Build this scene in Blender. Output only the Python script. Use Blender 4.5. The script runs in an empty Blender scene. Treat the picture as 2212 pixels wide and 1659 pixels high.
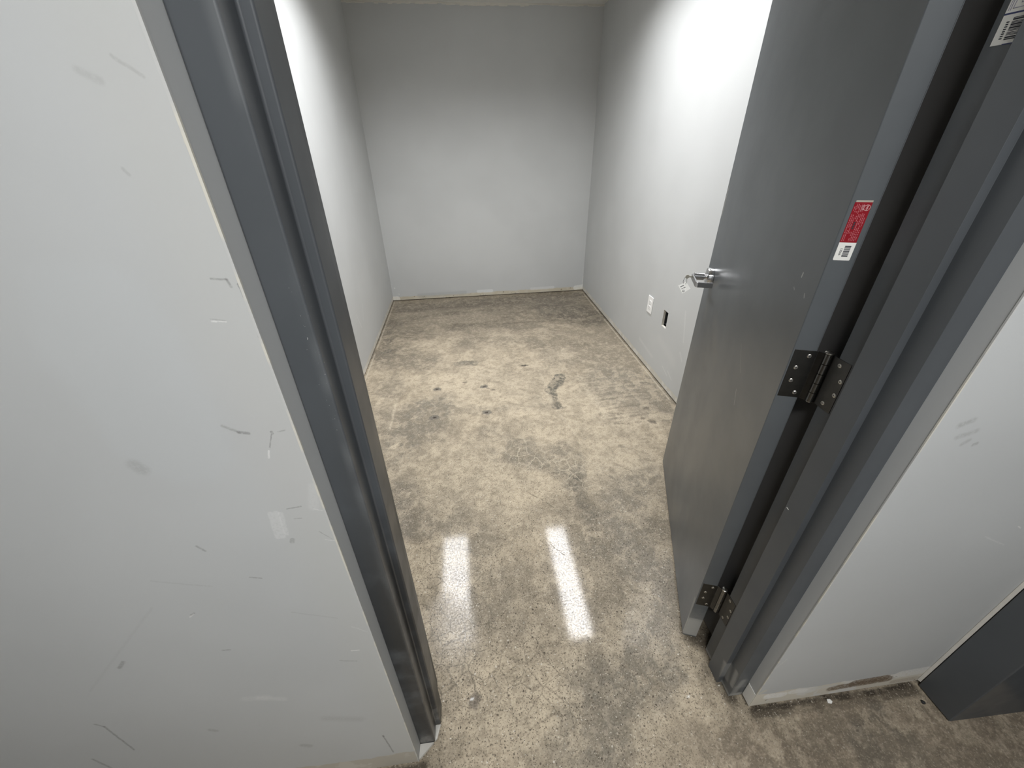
import bpy, bmesh, math, random
import numpy as np
from mathutils import Vector, Matrix

C = bpy.context.scene.collection
RND = random.Random(7)

# ----------------------------------------------------------------- measures (metres)
H_CEIL = 2.452
XL, XR = -0.5834, 1.5445          # room side walls
YBL, YBR = 3.9395, 3.9593         # back wall at its left and right end
Y_IN = 0.30                       # room side of the partition, hinge side
Y_L = 0.194                       # room side of the partition, strike side
JA, JB = 0.0443, 0.9633           # rabbet planes of the two jambs
ST = 0.0160                       # stop projection
FYL, FYR = 0.0385, 0.0418         # corridor face of left / right jamb
STOP_A, STOP_B = 0.0800, 0.1315
F_END = 0.181
OPEN_R = 1.0086                   # drywall corner right of the frame
WR_Y = 0.007                      # corridor wall face on the right
CX3 = 1.5817                      # side wall at the right end of the corridor
HEAD = 2.13
W_ROOM, W_HALL = 25.5, 37.0

# ----------------------------------------------------------------- scene tree helpers
MAT = {}
ROOT = {}


def tag(o, label=None, cat=None, group=None, kind=None):
    if label: o['label'] = label
    if cat: o['category'] = cat
    if group: o['group'] = group
    if kind: o['kind'] = kind
    return o


def empty(name, loc=(0, 0, 0), rz=0.0):
    o = bpy.data.objects.new(name, None)
    o.empty_display_size = 0.1
    C.objects.link(o)
    o.location = loc
    o.rotation_euler = (0, 0, rz)
    ROOT[o] = Matrix.Translation(loc) @ Matrix.Rotation(rz, 4, 'Z')
    return o


def obj(name, bm, mats, parent=None, smooth=None, bevel=0.0, seg=2, local=False):
    """links one mesh object; bm is in world space unless local"""
    bmesh.ops.recalc_face_normals(bm, faces=bm.faces[:])
    me = bpy.data.meshes.new(name)
    bm.to_mesh(me)
    bm.free()
    if not isinstance(mats, (list, tuple)): mats = [mats]
    for m in mats: me.materials.append(m)
    M = ROOT.get(parent, Matrix.Identity(4))
    if parent is not None and not local: me.transform(M.inverted())
    o = bpy.data.objects.new(name, me)
    C.objects.link(o)
    if parent is not None:
        o.parent = parent
        ROOT[o] = M
    if smooth is not None:
        for p in me.polygons: p.use_smooth = True
        try: me.set_sharp_from_angle(angle=math.radians(smooth))
        except Exception: pass
    if bevel:
        b = o.modifiers.new('bevel', 'BEVEL')
        b.width = bevel; b.segments = seg; b.limit_method = 'ANGLE'; b.angle_limit = math.radians(40)
        for p in me.polygons: p.use_smooth = True
        try: me.set_sharp_from_angle(angle=math.radians(60))
        except Exception: pass
        b.harden_normals = True
    return o


def box(bm, x0, x1, y0, y1, z0, z1, mi=0, M=None):
    v = [bm.verts.new((x, y, z)) for x in (x0, x1) for y in (y0, y1) for z in (z0, z1)]
    fs = []
    for f in ((0, 1, 3, 2), (4, 6, 7, 5), (0, 4, 5, 1), (2, 3, 7, 6), (0, 2, 6, 4), (1, 5, 7, 3)):
        fs.append(bm.faces.new([v[i] for i in f]))
    for f in fs: f.material_index = mi
    if M is not None: bmesh.ops.transform(bm, matrix=M, verts=v)
    return fs


def prism(bm, pts, z0, z1, mi=0, M=None, side_mi=None):
    a = [bm.verts.new((x, y, z0)) for x, y in pts]
    b = [bm.verts.new((x, y, z1)) for x, y in pts]
    n = len(pts)
    fs = [bm.faces.new(a[::-1]), bm.faces.new(b)]
    for i in range(n):
        f = bm.faces.new((a[i], a[(i + 1) % n], b[(i + 1) % n], b[i]))
        f.material_index = mi if side_mi is None else side_mi.get(i, mi)
        fs.append(f)
    fs[0].material_index = fs[1].material_index = mi
    if M is not None: bmesh.ops.transform(bm, matrix=M, verts=a + b)
    return fs


def lathe(bm, prof, n=32, M=None, mi=0):
    """prof: (r, h) pairs turned about local Z"""
    rings = []
    for r, h in prof:
        rings.append([bm.verts.new((r * math.cos(2 * math.pi * k / n), r * math.sin(2 * math.pi * k / n), h)) for k in range(n)])
    for a, b in zip(rings, rings[1:]):
        for k in range(n):
            bm.faces.new((a[k], a[(k + 1) % n], b[(k + 1) % n], b[k])).material_index = mi
    bm.faces.new(rings[0][::-1]).material_index = mi
    bm.faces.new(rings[-1]).material_index = mi
    if M is not None: bmesh.ops.transform(bm, matrix=M, verts=[v for r in rings for v in r])


def tube(bm, pts, rad, n=8):
    pts = [Vector(p) for p in pts]
    rings = []
    for i, p in enumerate(pts):
        t = (pts[min(i + 1, len(pts) - 1)] - pts[max(i - 1, 0)]).normalized()
        u = t.orthogonal().normalized(); w = t.cross(u)
        if rings:
            u = (prev - t * prev.dot(t)).normalized(); w = t.cross(u)
        prev = u
        rings.append([bm.verts.new(p + (u * math.cos(2 * math.pi * k / n) + w * math.sin(2 * math.pi * k / n)) * rad) for k in range(n)])
    for a, b in zip(rings, rings[1:]):
        for k in range(n): bm.faces.new((a[k], a[(k + 1) % n], b[(k + 1) % n], b[k]))
    bm.faces.new(rings[0][::-1]); bm.faces.new(rings[-1])


def frame_matrix(o, x, y, z):
    """local axes x, y, z placed at o"""
    M = Matrix.Identity(4)
    for i, a in enumerate((x, y, z)):
        for j in range(3): M[j][i] = a[j]
    for j in range(3): M[j][3] = o[j]
    return M


# ----------------------------------------------------------------- node helpers
class NT:
    def __init__(self, name):
        self.m = bpy.data.materials.new(name)
        self.m.use_nodes = True
        self.t = self.m.node_tree
        self.t.nodes.clear()
        self.out = self.t.nodes.new('ShaderNodeOutputMaterial')
        self.b = self.t.nodes.new('ShaderNodeBsdfPrincipled')
        self.t.links.new(self.b.outputs[0], self.out.inputs[0])
        self.co = self.t.nodes.new('ShaderNodeTexCoord').outputs['Object']

    def link(self, a, sock):
        if hasattr(a, 'is_output'): self.t.links.new(a, sock)
        elif isinstance(a, (tuple, list)) and len(a) == 3 and sock.type == 'RGBA': sock.default_value = (*a, 1)
        else: sock.default_value = a

    def set(self, **k):
        for n, v in k.items(): self.link(v, self.b.inputs[n.replace('_', ' ')])

    def math(self, op, a, b=0.0, c=0.0, clamp=False):
        n = self.t.nodes.new('ShaderNodeMath'); n.operation = op
        self.link(a, n.inputs[0]); self.link(b, n.inputs[1]); self.link(c, n.inputs[2])
        return self.math('MAXIMUM', self.math('MINIMUM', n.outputs[0], 1.0), 0.0) if clamp else n.outputs[0]

    def vmath(self, op, a, b=(0, 0, 0), scale=1.0):
        n = self.t.nodes.new('ShaderNodeVectorMath'); n.operation = op
        self.link(a, n.inputs[0])
        if op == 'SCALE': self.link(scale, n.inputs['Scale'])
        else: self.link(b, n.inputs[1])
        return n.outputs['Value'] if op in ('LENGTH', 'DOT_PRODUCT', 'DISTANCE') else n.outputs[0]

    def noise(self, scale, detail=3.0, rough=0.55, co=None, color=False, dist=0.0):
        n = self.t.nodes.new('ShaderNodeTexNoise')
        self.link(co if co is not None else self.co, n.inputs['Vector'])
        n.inputs['Scale'].default_value = scale; n.inputs['Detail'].default_value = detail
        n.inputs['Roughness'].default_value = rough; n.inputs['Distortion'].default_value = dist
        return n.outputs['Color' if color else 'Fac']

    def voro(self, scale, feature='F1', co=None, rand=1.0):
        n = self.t.nodes.new('ShaderNodeTexVoronoi'); n.feature = feature
        self.link(co if co is not None else self.co, n.inputs['Vector'])
        n.inputs['Scale'].default_value = scale
        n.inputs['Randomness'].default_value = rand
        return n

    def ramp(self, v, a, b, lo=0.0, hi=1.0, smooth=True):
        """v from a..b to lo..hi, clamped, eased"""
        t = self.math('MULTIPLY_ADD', v, 1.0 / (b - a), -a / (b - a), clamp=True)
        if smooth:
            t = self.math('MULTIPLY', self.math('MULTIPLY', t, t), self.math('MULTIPLY_ADD', t, -2.0, 3.0))
        if (lo, hi) != (0.0, 1.0): t = self.math('MULTIPLY_ADD', t, hi - lo, lo)
        return t

    def mix(self, f, a, b):
        n = self.t.nodes.new('ShaderNodeMix'); n.data_type = 'RGBA'; n.clamp_factor = False
        self.link(f, n.inputs[0]); self.link(a, n.inputs[6]); self.link(b, n.inputs[7])
        return n.outputs[2]

    def sep(self, v):
        n = self.t.nodes.new('ShaderNodeSeparateXYZ'); self.link(v, n.inputs[0]); return n.outputs

    def sepc(self, v):
        n = self.t.nodes.new('ShaderNodeSeparateColor'); self.link(v, n.inputs[0]); return n.outputs

    def comb(self, x, y, z=0.0):
        n = self.t.nodes.new('ShaderNodeCombineXYZ')
        for a, s in zip((x, y, z), n.inputs): self.link(a, s)
        return n.outputs[0]

    def seg(self, p, a, b, w, s):
        """1 on the stroke a-b (half width w), falling to 0 over s"""
        s = max(s, 1e-5)
        d = (b[0] - a[0], b[1] - a[1], 0); L = d[0] * d[0] + d[1] * d[1]
        q = self.vmath('SUBTRACT', p, (a[0], a[1], 0))
        if L > 1e-8:
            t = self.math('ADD', self.vmath('DOT_PRODUCT', q, (d[0] / L, d[1] / L, 0)), 0.0, clamp=True)
            q = self.vmath('SUBTRACT', q, self.vmath('SCALE', d, scale=t))
        return self.ramp(self.vmath('LENGTH', q), w, w + s, 1.0, 0.0)

    def mx(self, *v):
        r = v[0]
        for x in v[1:]: r = self.math('MAXIMUM', r, x)
        return r

    def warp(self, p, scale, amt):
        q = self.sepc(self.noise(scale, 3, 0.6, color=True))
        n = self.comb(q[0], q[1], q[2])
        return self.vmath('ADD', p, self.vmath('SCALE', self.vmath('SUBTRACT', n, (0.5, 0.5, 0.5)), scale=amt))

    def bump(self, h, strength=0.2, dist=0.002):
        n = self.t.nodes.new('ShaderNodeBump')
        n.inputs['Strength'].default_value = strength; n.inputs['Distance'].default_value = dist
        self.link(h, n.inputs['Height'])
        self.t.links.new(n.outputs[0], self.b.inputs['Normal'])


# ----------------------------------------------------------------- materials
def plain(name, col, rough=0.5, metal=0.0, spec=0.5, var=0.0, vs=30.0, bump=0.0):
    n = NT(name)
    c = col
    if var:
        c = n.mix(n.noise(vs, 4), tuple(x * (1 - var) for x in col), tuple(x * (1 + var) for x in col))
    n.set(Base_Color=c, Roughness=rough, Metallic=metal, Specular_IOR_Level=spec)
    if bump: n.bump(n.noise(vs * 4, 3), bump, 0.001)
    MAT[name] = n.m
    return n.m


WALL = (0.520, 0.530, 0.528)


def wall_mat(name, axes, strokes=(), base=False, base_h=0.022, base_amp=0.03, extra=None, white=0.3, gain=.8, brown=(.34, .42), pale=(0.52, 0.475, 0.375)):
    """grey eggshell wall paint; axes = the two coordinates strokes are given in"""
    n = NT(name)
    s = n.sep(n.co)
    p2 = n.comb(s[axes[0]], s[axes[1]])
    mott = n.noise(2.2, 2, 0.5)
    col = n.mix(n.ramp(mott, 0.35, 0.65), tuple(x * 0.972 for x in WALL), tuple(x * 1.02 for x in WALL))
    if extra: col = extra(n, col, p2, s)
    if base:
        run = n.noise(9.0, 4, 0.65)
        edge = n.math('ADD', n.math('MULTIPLY', n.math('SUBTRACT', run, 0.42), base_amp * 2.2), base_h)
        m = n.ramp(n.math('SUBTRACT', s[2], edge), -0.0015, 0.0015, 1.0, 0.0)
        pat = n.noise(26, 4, 0.6)
        bc = n.mix(n.ramp(pat, *brown), (0.24, 0.195, 0.14), pale)
        bc = n.mix(n.math('MULTIPLY', n.ramp(n.noise(14, 3, 0.5), 0.52, 0.58), white), bc, (0.72, 0.71, 0.68))
        col = n.mix(m, col, bc)
    if strokes:
        pw = n.warp(p2, 60.0, 0.004)
        groups = {}
        for a, b, w, sf, c, k in strokes: groups.setdefault((c, k), []).append((a, b, w, sf))
        rag = n.ramp(n.noise(220, 2, 0.6), 0.30, 0.55)
        for (c, k), lst in groups.items():
            m = n.mx(*[n.seg(pw, *q) for q in lst])
            m = n.math('MULTIPLY', n.math('MULTIPLY', m, k * gain), n.math('ADD', n.math('MULTIPLY', rag, 0.6), 0.4))
            col = n.mix(m, col, c)
    n.set(Base_Color=col, Roughness=.54, Specular_IOR_Level=0.28)
    return n.m


wall_mat('paint', (0, 2))
MAT['paint'] = bpy.data.materials['paint']


class Skin:
    """a painted wall face cut into cells, so that each cell carries only the marks that lie on it"""

    def __init__(self, key, axes, strokes=(), lead=(), **opt):
        self.key, self.axes, self.strokes, self.opt, self.mats, self.idx = key, axes, strokes, opt, [MAT['paint']] + list(lead), {}

    def cell(self, u0, u1, v0, v1):
        pad = .006
        hit = tuple(i for i, (a, b, w, sf, c, k) in enumerate(self.strokes)
                    if max(a[0], b[0]) + w + sf + pad > u0 and min(a[0], b[0]) - w - sf - pad < u1
                    and max(a[1], b[1]) + w + sf + pad > v0 and min(a[1], b[1]) - w - sf - pad < v1)
        base = v0 < .12
        if not hit and not base and not self.opt.get('extra'): return 0
        k = (hit, base)
        if k not in self.idx:
            self.idx[k] = len(self.mats)
            self.mats.append(wall_mat(self.key, self.axes, [self.strokes[i] for i in hit], base=base, **self.opt))
        return self.idx[k]

    def lay(self, bm, us, vs, at, skip=None):
        V = [[bm.verts.new(at(u, v)) for v in vs] for u in us]
        for i in range(len(us) - 1):
            for j in range(len(vs) - 1):
                if skip and skip(us[i], us[i + 1], vs[j], vs[j + 1]): continue
                f = bm.faces.new((V[i][j], V[i + 1][j], V[i + 1][j + 1], V[i][j + 1]))
                f.material_index = self.cell(us[i], us[i + 1], vs[j], vs[j + 1])


def steps(a, b, n): return [a + (b - a) * k / n for k in range(n + 1)]


DK = (0.13, 0.125, 0.12)
WH = (0.80, 0.79, 0.77)
SM = (0.30, 0.30, 0.29)
left_strokes = [
    ((-.0332, 1.5894), (-.015, 1.5759), .0004, .002, SM, .5), ((-.0636, 1.5806), (-.0501, 1.573), .0008, .004, SM, .4),
    ((-.0632, 1.509), (-.0597, 1.5041), .0005, .002, SM, .5),
    ((-.0273, 1.4066), (-.012, 1.4050), .0002, .0016, DK, .75), ((-.012, 1.4050), (-.0108, 1.3969), .0003, .0018, DK, .7),
    ((-.0441, 1.36), (-.0302, 1.3585), .0006, .0008, WH, 1.0), ((-.0441, 1.3625), (-.0302, 1.3600), .0003, .0012, SM, .8),
    ((-.0849, 1.2196), (-.0700, 1.208), .0004, .003, SM, .9), ((-.0700, 1.208), (-.0579, 1.2047), .0008, .0025, DK, .8),
    ((-.0299, 1.2025), (-.0400, 1.178), .0003, .0010, DK, .8), ((-.0430, 1.173), (-.0466, 1.1604), .0008, .0008, WH, 1.0),
    ((-.0300, 1.2040), (-.0296, 1.2010), .0012, .0010, DK, .8), ((-.0220, 1.203), (-.0120, 1.205), .0002, .0014, DK, .6),
    ((-.2125, 1.1681), (-.208, 1.160), .004, .010, SM, .55),
    ((-.0774, 1.0545), (-.0833, 1.0027), .0030, .003, (.70, .70, .69), .65), ((-.0700, 1.0545), (-.0765, 1.0027), .0034, .003, (.70, .70, .69), .65),
    ((-.0640, 1.0530), (-.0690, 1.0080), .0022, .003, (.70, .70, .69), .6),
    ((-.0524, 1.0608), (-.0317, 1.0637), .0003, .0016, DK, .75), ((-.0480, 1.0400), (-.0380, 1.0390), .0003, .0014, DK, .6),
    ((-.0640, 0.9930), (-.0660, 0.9880), .0020, .0030, DK, .6),
    ((-.0160, 1.0560), (-.0040, 1.0500), .0003, .0008, WH, .9), ((-.0150, 1.06), (-.004, 1.10), .003, .008, (.66, .66, .65), .5),
    ((-.0160, .985), (-.003, .980), .0003, .0008, WH, .8), ((-.020, 1.005), (-.006, .985), .0003, .0012, DK, .6),
    ((-.2032, 1.0008), (-.1954, .9883), .0006, .0025, DK, .6),
    ((-.1548, .9124), (-.1384, .9067), .0005, .002, DK, .6),
    ((-.285, .8224), (-.2757, .8305), .0010, .0008, WH, 1.0), ((-.281, .8280), (-.2740, .8325), .0008, .002, DK, .6),
    ((-.2749, .705), (-.2614, .7032), .0005, .0025, DK, .6), ((-.463, .6894), (-.4476, .7081), .0012, .004, DK, .65),
    ((-.6097, .4853), (-.5996, .4696), .0008, .004, DK, .6), ((-.5996, .4696), (-.6009, .3397), .0008, .003, DK, .75),
    ((-.6975, .3232), (-.6883, .2622), .0010, .004, DK, .7),
    ((-.2744, .5016), (-.2301, .4827), .0020, .012, (.66, .66, .65), .7), ((-.30, .505), (-.26, .502), .0020, .015, (.66, .66, .65), .5),
    ((-.0633, .2132), (-.0564, .0988), .0004, .0025, DK, .9), ((-.0640, .2160), (-.0636, .2100), .0018, .002, DK, .8),
    ((-.049, .6437), (-.0353, .6438), .0012, .0010, WH, 1.0), ((-.0791, .6121), (-.0487, .6018), .0004, .003, SM, .7),
    ((-.4182, .3846), (-.41, .377), .002, .008, SM, .7), ((-.2578, .2293), (-.245, .22), .002, .012, SM, .8),
    ((-.0005, 1.5365), (-.0008, 1.528), .0016, .001, (.70, .66, .54), 1.0), ((-.0020, 1.399), (-.0010, 1.385), .0016, .001, DK, .8),
    ((-.0012, 1.347), (-.0010, 1.337), .0010, .001, DK, .8), ((-.0300, .7300), (-.0050, .7050), .0003, .002, (.66, .66, .65), .7),
    ((-.12, .80), (-.05, .765), .0003, .003, SM, .35), ((-.30, .93), (-.22, .90), .0003, .003, SM, .3),
    ((-.55, .62), (-.33, .86), .0003, .004, SM, .18), ((-.17, .36), (-.10, .33), .002, .02, SM, .4),
]


def left_extra(n, col, p2, s):
    # repainted, slightly cooler field against the older warmer paint by the corner
    w = n.warp(p2, 5.0, 0.10)
    f = n.seg(w, (-.16, 1.36), (-.15, 1.18), .055, .03)
    old = n.mix(n.ramp(n.noise(3.1, 4, 0.6), .42, .60), (.515, .520, .500), (.525, .525, .510))
    f2 = n.ramp(s[0], -.11, -.02, 0, .65)
    col = n.mix(f2, col, old)
    return n.mix(n.math('MULTIPLY', f, .5), col, (.528, .545, .548))


right_strokes = [
    ((1.0552, 1.0962), (1.0754, 1.1059), .0012, .008, SM, .6), ((1.0675, 1.0696), (1.0971, 1.0797), .0012, .008, SM, .5),
    ((1.0879, 1.0517), (1.0960, 1.060), .0012, .006, SM, .55), ((1.112, 1.047), (1.118, 1.050), .0020, .003, SM, .7),
    ((1.395, .785), (1.405, .778), .0008, .0015, WH, .9), ((1.3297, .7615), (1.4049, .7201), .0004, .003, (.66, .66, .65), .6),
    ((1.0120, .25), (1.030, .30), .0005, .003, (.68, .67, .63), .6), ((1.27, .052), (1.46, .058), .012, .010, (.185, .135, .090), 1.15),
    ((1.34, .066), (1.44, .070), .016, .006, (.165, .120, .080), 1.15), ((1.055, .066), (1.10, .062), .014, .006, (.82, .81, .78), 1.2),
    ((1.13, .070), (1.17, .066), .010, .006, (.80, .79, .76), 1.2), ((1.20, .072), (1.27, .070), .006, .006, (.66, .65, .61), 1.0),
    ((1.49, .078), (1.57, .082), .018, .010, (.76, .75, .72), 1.2), ((1.49, .030), (1.57, .032), .008, .008, (.50, .44, .36), 1.0),
    ((1.012, .085), (1.030, .110), .003, .006, (.62, .59, .50), .9),
]
room_strokes = [
    ((2.4406, .4335), (2.50, .3078), .0010, .006, (.68, .68, .67), .5), ((2.6596, .4395), (2.60, .33), .0010, .006, (.68, .68, .67), .45),
    ((1.74, .60), (1.69, .42), .0020, .010, (.66, .66, .65), .5), ((1.70, .34), (1.66, .30), .0020, .010, (.66, .66, .65), .5),
    ((2.30, .16), (2.05, .13), .0010, .02, (.64, .64, .63), .5), ((1.88, .1445), (1.80, .115), .0008, .006, (.70, .70, .69), .6),
    ((1.80, .150), (1.73, .120), .0008, .006, (.70, .70, .69), .6), ((2.0, .30), (1.75, .24), .004, .05, (.60, .60, .59), .35)]
back_strokes = [
    ((-.553, .145), (-.548, .142), .003, .003, (.80, .80, .78), 1.0), ((-.515, .075), (-.512, .073), .003, .003, (.72, .72, .70), .9),
    ((1.541, .02), (1.543, .16), .003, .003, (.72, .72, .68), .8), ((-.58, .02), (-.54, .02), .030, .004, (.78, .77, .73), 1.0),
    ((1.46, .035), (1.54, .045), .022, .006, (.76, .76, .72), 1.0), ((.35, .055), (.50, .055), .014, .006, (.70, .71, .71), .9),
    ((.95, .050), (1.2, .055), .010, .010, (.68, .68, .67), .8), ((-.3, .045), (.2, .050), .012, .02, (.36, .37, .37), .6)]


def ceil_mat():
    n = NT('ceiling_white')
    n.set(Base_Color=n.mix(n.noise(12, 4), (.66, .66, .63), (.76, .76, .74)), Roughness=.85, Specular_IOR_Level=.2)
    n.bump(n.noise(60, 4), .3, .003)
    MAT['ceiling_white'] = n.m


ceil_mat()


def steel_paint(name, wear=(), worn_xy=None, col=(0.076, 0.083, 0.090), rough=(.30, .46)):
    """blue grey enamel on pressed steel"""
    n = NT(name)
    s = n.sep(n.co)
    c = n.mix(n.ramp(n.noise(3.5, 4), .3, .7), tuple(x * .93 for x in col), tuple(x * 1.07 for x in col))
    if worn_xy:
        # bare and chalky arris: a line in plan, broken up along its height
        rag = n.math('MULTIPLY', n.ramp(n.noise(40, 4, .75), .46, .56), n.ramp(n.noise(3.2, 2), .36, .50))
        chalk = n.ramp(n.noise(4.3, 3, .6), .40, .66)
        pxy = n.comb(s[0], s[1])
        rag = n.math('MULTIPLY', rag, n.math('MULTIPLY_ADD', n.math('MULTIPLY', n.ramp(s[2], .95, 1.0), n.ramp(s[2], 1.40, 1.44, 1, 0)), .8, .2))
        m1 = n.math('MULTIPLY', n.seg(pxy, worn_xy, worn_xy, .0008, .0006), rag)
        m2 = n.math('MULTIPLY', n.seg(pxy, worn_xy, worn_xy, .003, .013), n.math('MULTIPLY', chalk, .30))
        rub = n.math('MULTIPLY', n.seg(pxy, (worn_xy[0], worn_xy[1] + .010), (worn_xy[0], worn_xy[1] + .013), .003, .010), n.math('MULTIPLY', n.ramp(s[2], .75, 1.10, 1, 0), n.ramp(n.noise(6, 4, .65), .36, .60)))
        c = n.mix(m2, c, (.30, .31, .31))
        c = n.mix(m1, c, (.66, .66, .64))
        spk = n.math('MULTIPLY', n.ramp(n.noise(300, 2, .7), .70, .74), n.seg(pxy, worn_xy, worn_xy, .006, .016))
        spk = n.math('MULTIPLY', spk, n.math('MULTIPLY', n.ramp(s[2], 1.12, 1.20), n.ramp(s[2], 1.33, 1.42, 1, 0)))
        c = n.mix(spk, c, (.55, .55, .53))
        grime_shade = n.math('MULTIPLY', n.ramp(s[2], .55, 1.25, 1, 0), n.ramp(n.noise(5, 5, .65), .30, .52))  # greasy grime plus the light's falloff low on the jamb, put into the colour
        c = n.mix(n.math('MULTIPLY', grime_shade, .85), c, (.016, .017, .018))
        c = n.mix(n.math('MULTIPLY', rub, .40), c, (.30, .30, .29))
        dust = n.math('MULTIPLY', n.ramp(s[2], .0, .30, 1, 0), n.ramp(n.noise(16, 5, .7), .48, .68))
        c = n.mix(n.math('MULTIPLY', dust, .55), c, (.24, .23, .21))
    for a, b, w, sf, cc, k, ax in wear:
        p = n.comb(s[ax[0]], s[ax[1]])
        c = n.mix(n.math('MULTIPLY', n.seg(n.warp(p, 70, .004), a, b, w, sf), k), c, cc)
    n.set(Base_Color=c, Roughness=n.ramp(n.noise(6, 3), .3, .7, *rough), Specular_IOR_Level=.5)
    MAT[name] = n.m
    return n.m


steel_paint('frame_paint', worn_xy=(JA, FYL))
CH = (.45, .45, .43)
steel_paint('steel_plain')
steel_paint('hinge_jamb_paint', wear=[
    ((.124, .772), (.129, .7735), .0009, .0008, (.75, .75, .72), 1.0, (1, 2)),
    ((.075, .05), (.085, .12), .003, .012, CH, .35, (1, 2)), ((.050, .06), (.056, .13), .002, .010, CH, .4, (1, 2)),
    ((.975, .02), (.985, .10), .003, .012, CH, .35, (0, 2)), ((.97, .01), (1.0, .012), .004, .010, CH, .6, (0, 2))])
# door paint: door local axes, x across the thickness, y along the width, z up
steel_paint('door_paint', col=(0.094, 0.103, 0.110), rough=(.29, .35), wear=[
    ((.0787, 1.2778), (.0800, 1.270), .0012, .002, (.6, .6, .57), .5, (1, 2)), ((.0981, 1.2422), (.092, 1.239), .0006, .002, CH, .35, (1, 2)),
    ((.040, 1.2466), (.037, 1.240), .0008, .002, CH, .5, (1, 2)), ((.30, 1.01), (.24, .95), .0006, .003, (.2, .2, .2), .6, (1, 2)),
    ((.23, .90), (.21, .86), .0006, .002, CH, .4, (1, 2)), ((.62, .94), (.50, .86), .006, .05, (.13, .13, .125), .5, (1, 2)),
    ((.80, .99), (.78, .90), .004, .03, (.13, .13, .125), .5, (1, 2)), ((.90, 1.36), (.905, 1.26), .0010, .004, (.45, .42, .36), .6, (1, 2)),
    ((.002, .03), (.002, .12), .003, .006, (.42, .42, .40), .8, (1, 2)), ((.004, .12), (.01, .22), .003, .006, (.26, .26, .25), .5, (1, 2))])

plain('dark_gap', (.022, .021, .020), .9, spec=.1)
plain('drywall_edge', (.70, .68, .62), .9, spec=.1, var=.08)
n_ = NT('bead_cream')
n_.set(Base_Color=n_.mix(n_.ramp(n_.noise(9, 4, .6), .46, .56), (.55, .55, .535), (.66, .635, .56)), Roughness=.8, Specular_IOR_Level=.2)
MAT['bead_cream'] = n_.m
plain('caulk', (.58, .56, .51), .8, spec=.2, var=.12, vs=40)
plain('plate_white', (.86, .86, .85), .35)
plain('slot_dark', (.03, .03, .03), .6)
plain('box_blue', (.030, .032, .035), .6)
plain('chrome', (.66, .66, .67), .17, 1.0)
plain('satin_steel', (.56, .56, .57), .24, 1.0, var=.05, vs=200)
plain('hinge_steel', (.085, .083, .080), .30, 1.0, var=.25, vs=50)
plain('knuckle_steel', (.22, .215, .205), .24, 1.0, var=.3, vs=60)
plain('screw_steel', (.62, .60, .55), .28, 1.0)
plain('label_red', (.26, .006, .014), .55, spec=.25, var=.08, vs=80)
plain('label_text', (.46, .13, .15), .5)
plain('label_pink', (.70, .46, .46), .5)
plain('label_white', (.84, .83, .79), .45)
plain('label_tan', (.44, .40, .33), .6)
plain('ink', (.025, .025, .035), .6)
plain('ink_blue', (.035, .045, .14), .5)
n_ = NT('tag_white')
n_.set(Base_Color=(.82, .82, .79), Roughness=.5)
tr_ = n_.t.nodes.new('ShaderNodeBsdfTranslucent'); tr_.inputs[0].default_value = (.97, .97, .94, 1)
mx_ = n_.t.nodes.new('ShaderNodeMixShader'); mx_.inputs[0].default_value = .78
n_.t.links.new(n_.b.outputs[0], mx_.inputs[1]); n_.t.links.new(tr_.outputs[0], mx_.inputs[2]); n_.t.links.new(mx_.outputs[0], n_.out.inputs[0])
MAT['tag_white'] = n_.m
plain('string', (.62, .60, .52), .8)
plain('fixture_white', (.80, .80, .80), .4)
plain('white_chip', (.85, .84, .80), .8)
plain('black_crumb', (.02, .02, .02), .7)


def emitter(name, strength, col=(1.0, .985, .955)):
    n = NT(name)
    n.set(Base_Color=(.8, .8, .8), Roughness=.5)
    n.b.inputs['Emission Color'].default_value = (*col, 1)
    n.b.inputs['Emission Strength'].default_value = strength
    MAT[name] = n.m


emitter('lamp_lens', 2.0)
emitter('corridor_lens', 2.0, (.97, .985, 1.0))


# ----------------------------------------------------------------- the concrete floor
# Its stains, patches and worn zones are worked out on a fine grid and kept as the floor's own colour;
# stones, pores, crazing and cracks are added in the material.
def fbm(x, y, scale, octaves=4, gain=.55, seed=0, warp=0.0):
    rs = np.random.RandomState(seed + 17)
    tab = rs.rand(256, 256)
    if warp:
        x = x + warp * (fbm(x, y, scale, 2, .5, seed + 91) - .5)
        y = y + warp * (fbm(x, y, scale, 2, .5, seed + 57) - .5)
    out = np.zeros_like(x); amp, tot, f = 1.0, 0.0, scale
    for o in range(octaves):
        ca, sa = math.cos(.7 * o + .3), math.sin(.7 * o + .3)
        u = (x * ca - y * sa) * f + 31.7 * o + 100; v = (x * sa + y * ca) * f + 17.3 * o + 100
        i = np.floor(u).astype(int); j = np.floor(v).astype(int)
        a = u - i; b = v - j
        a = a * a * (3 - 2 * a); b = b * b * (3 - 2 * b)
        g = lambda p, q: tab[p & 255, q & 255]
        out += amp * ((g(i, j) * (1 - a) + g(i + 1, j) * a) * (1 - b) + (g(i, j + 1) * (1 - a) + g(i + 1, j + 1) * a) * b)
        tot += amp * amp; amp *= gain; f *= 2.03
    out = (out - out.mean()) / (out.std() + 1e-9)
    return .5 + .13 * out


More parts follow.
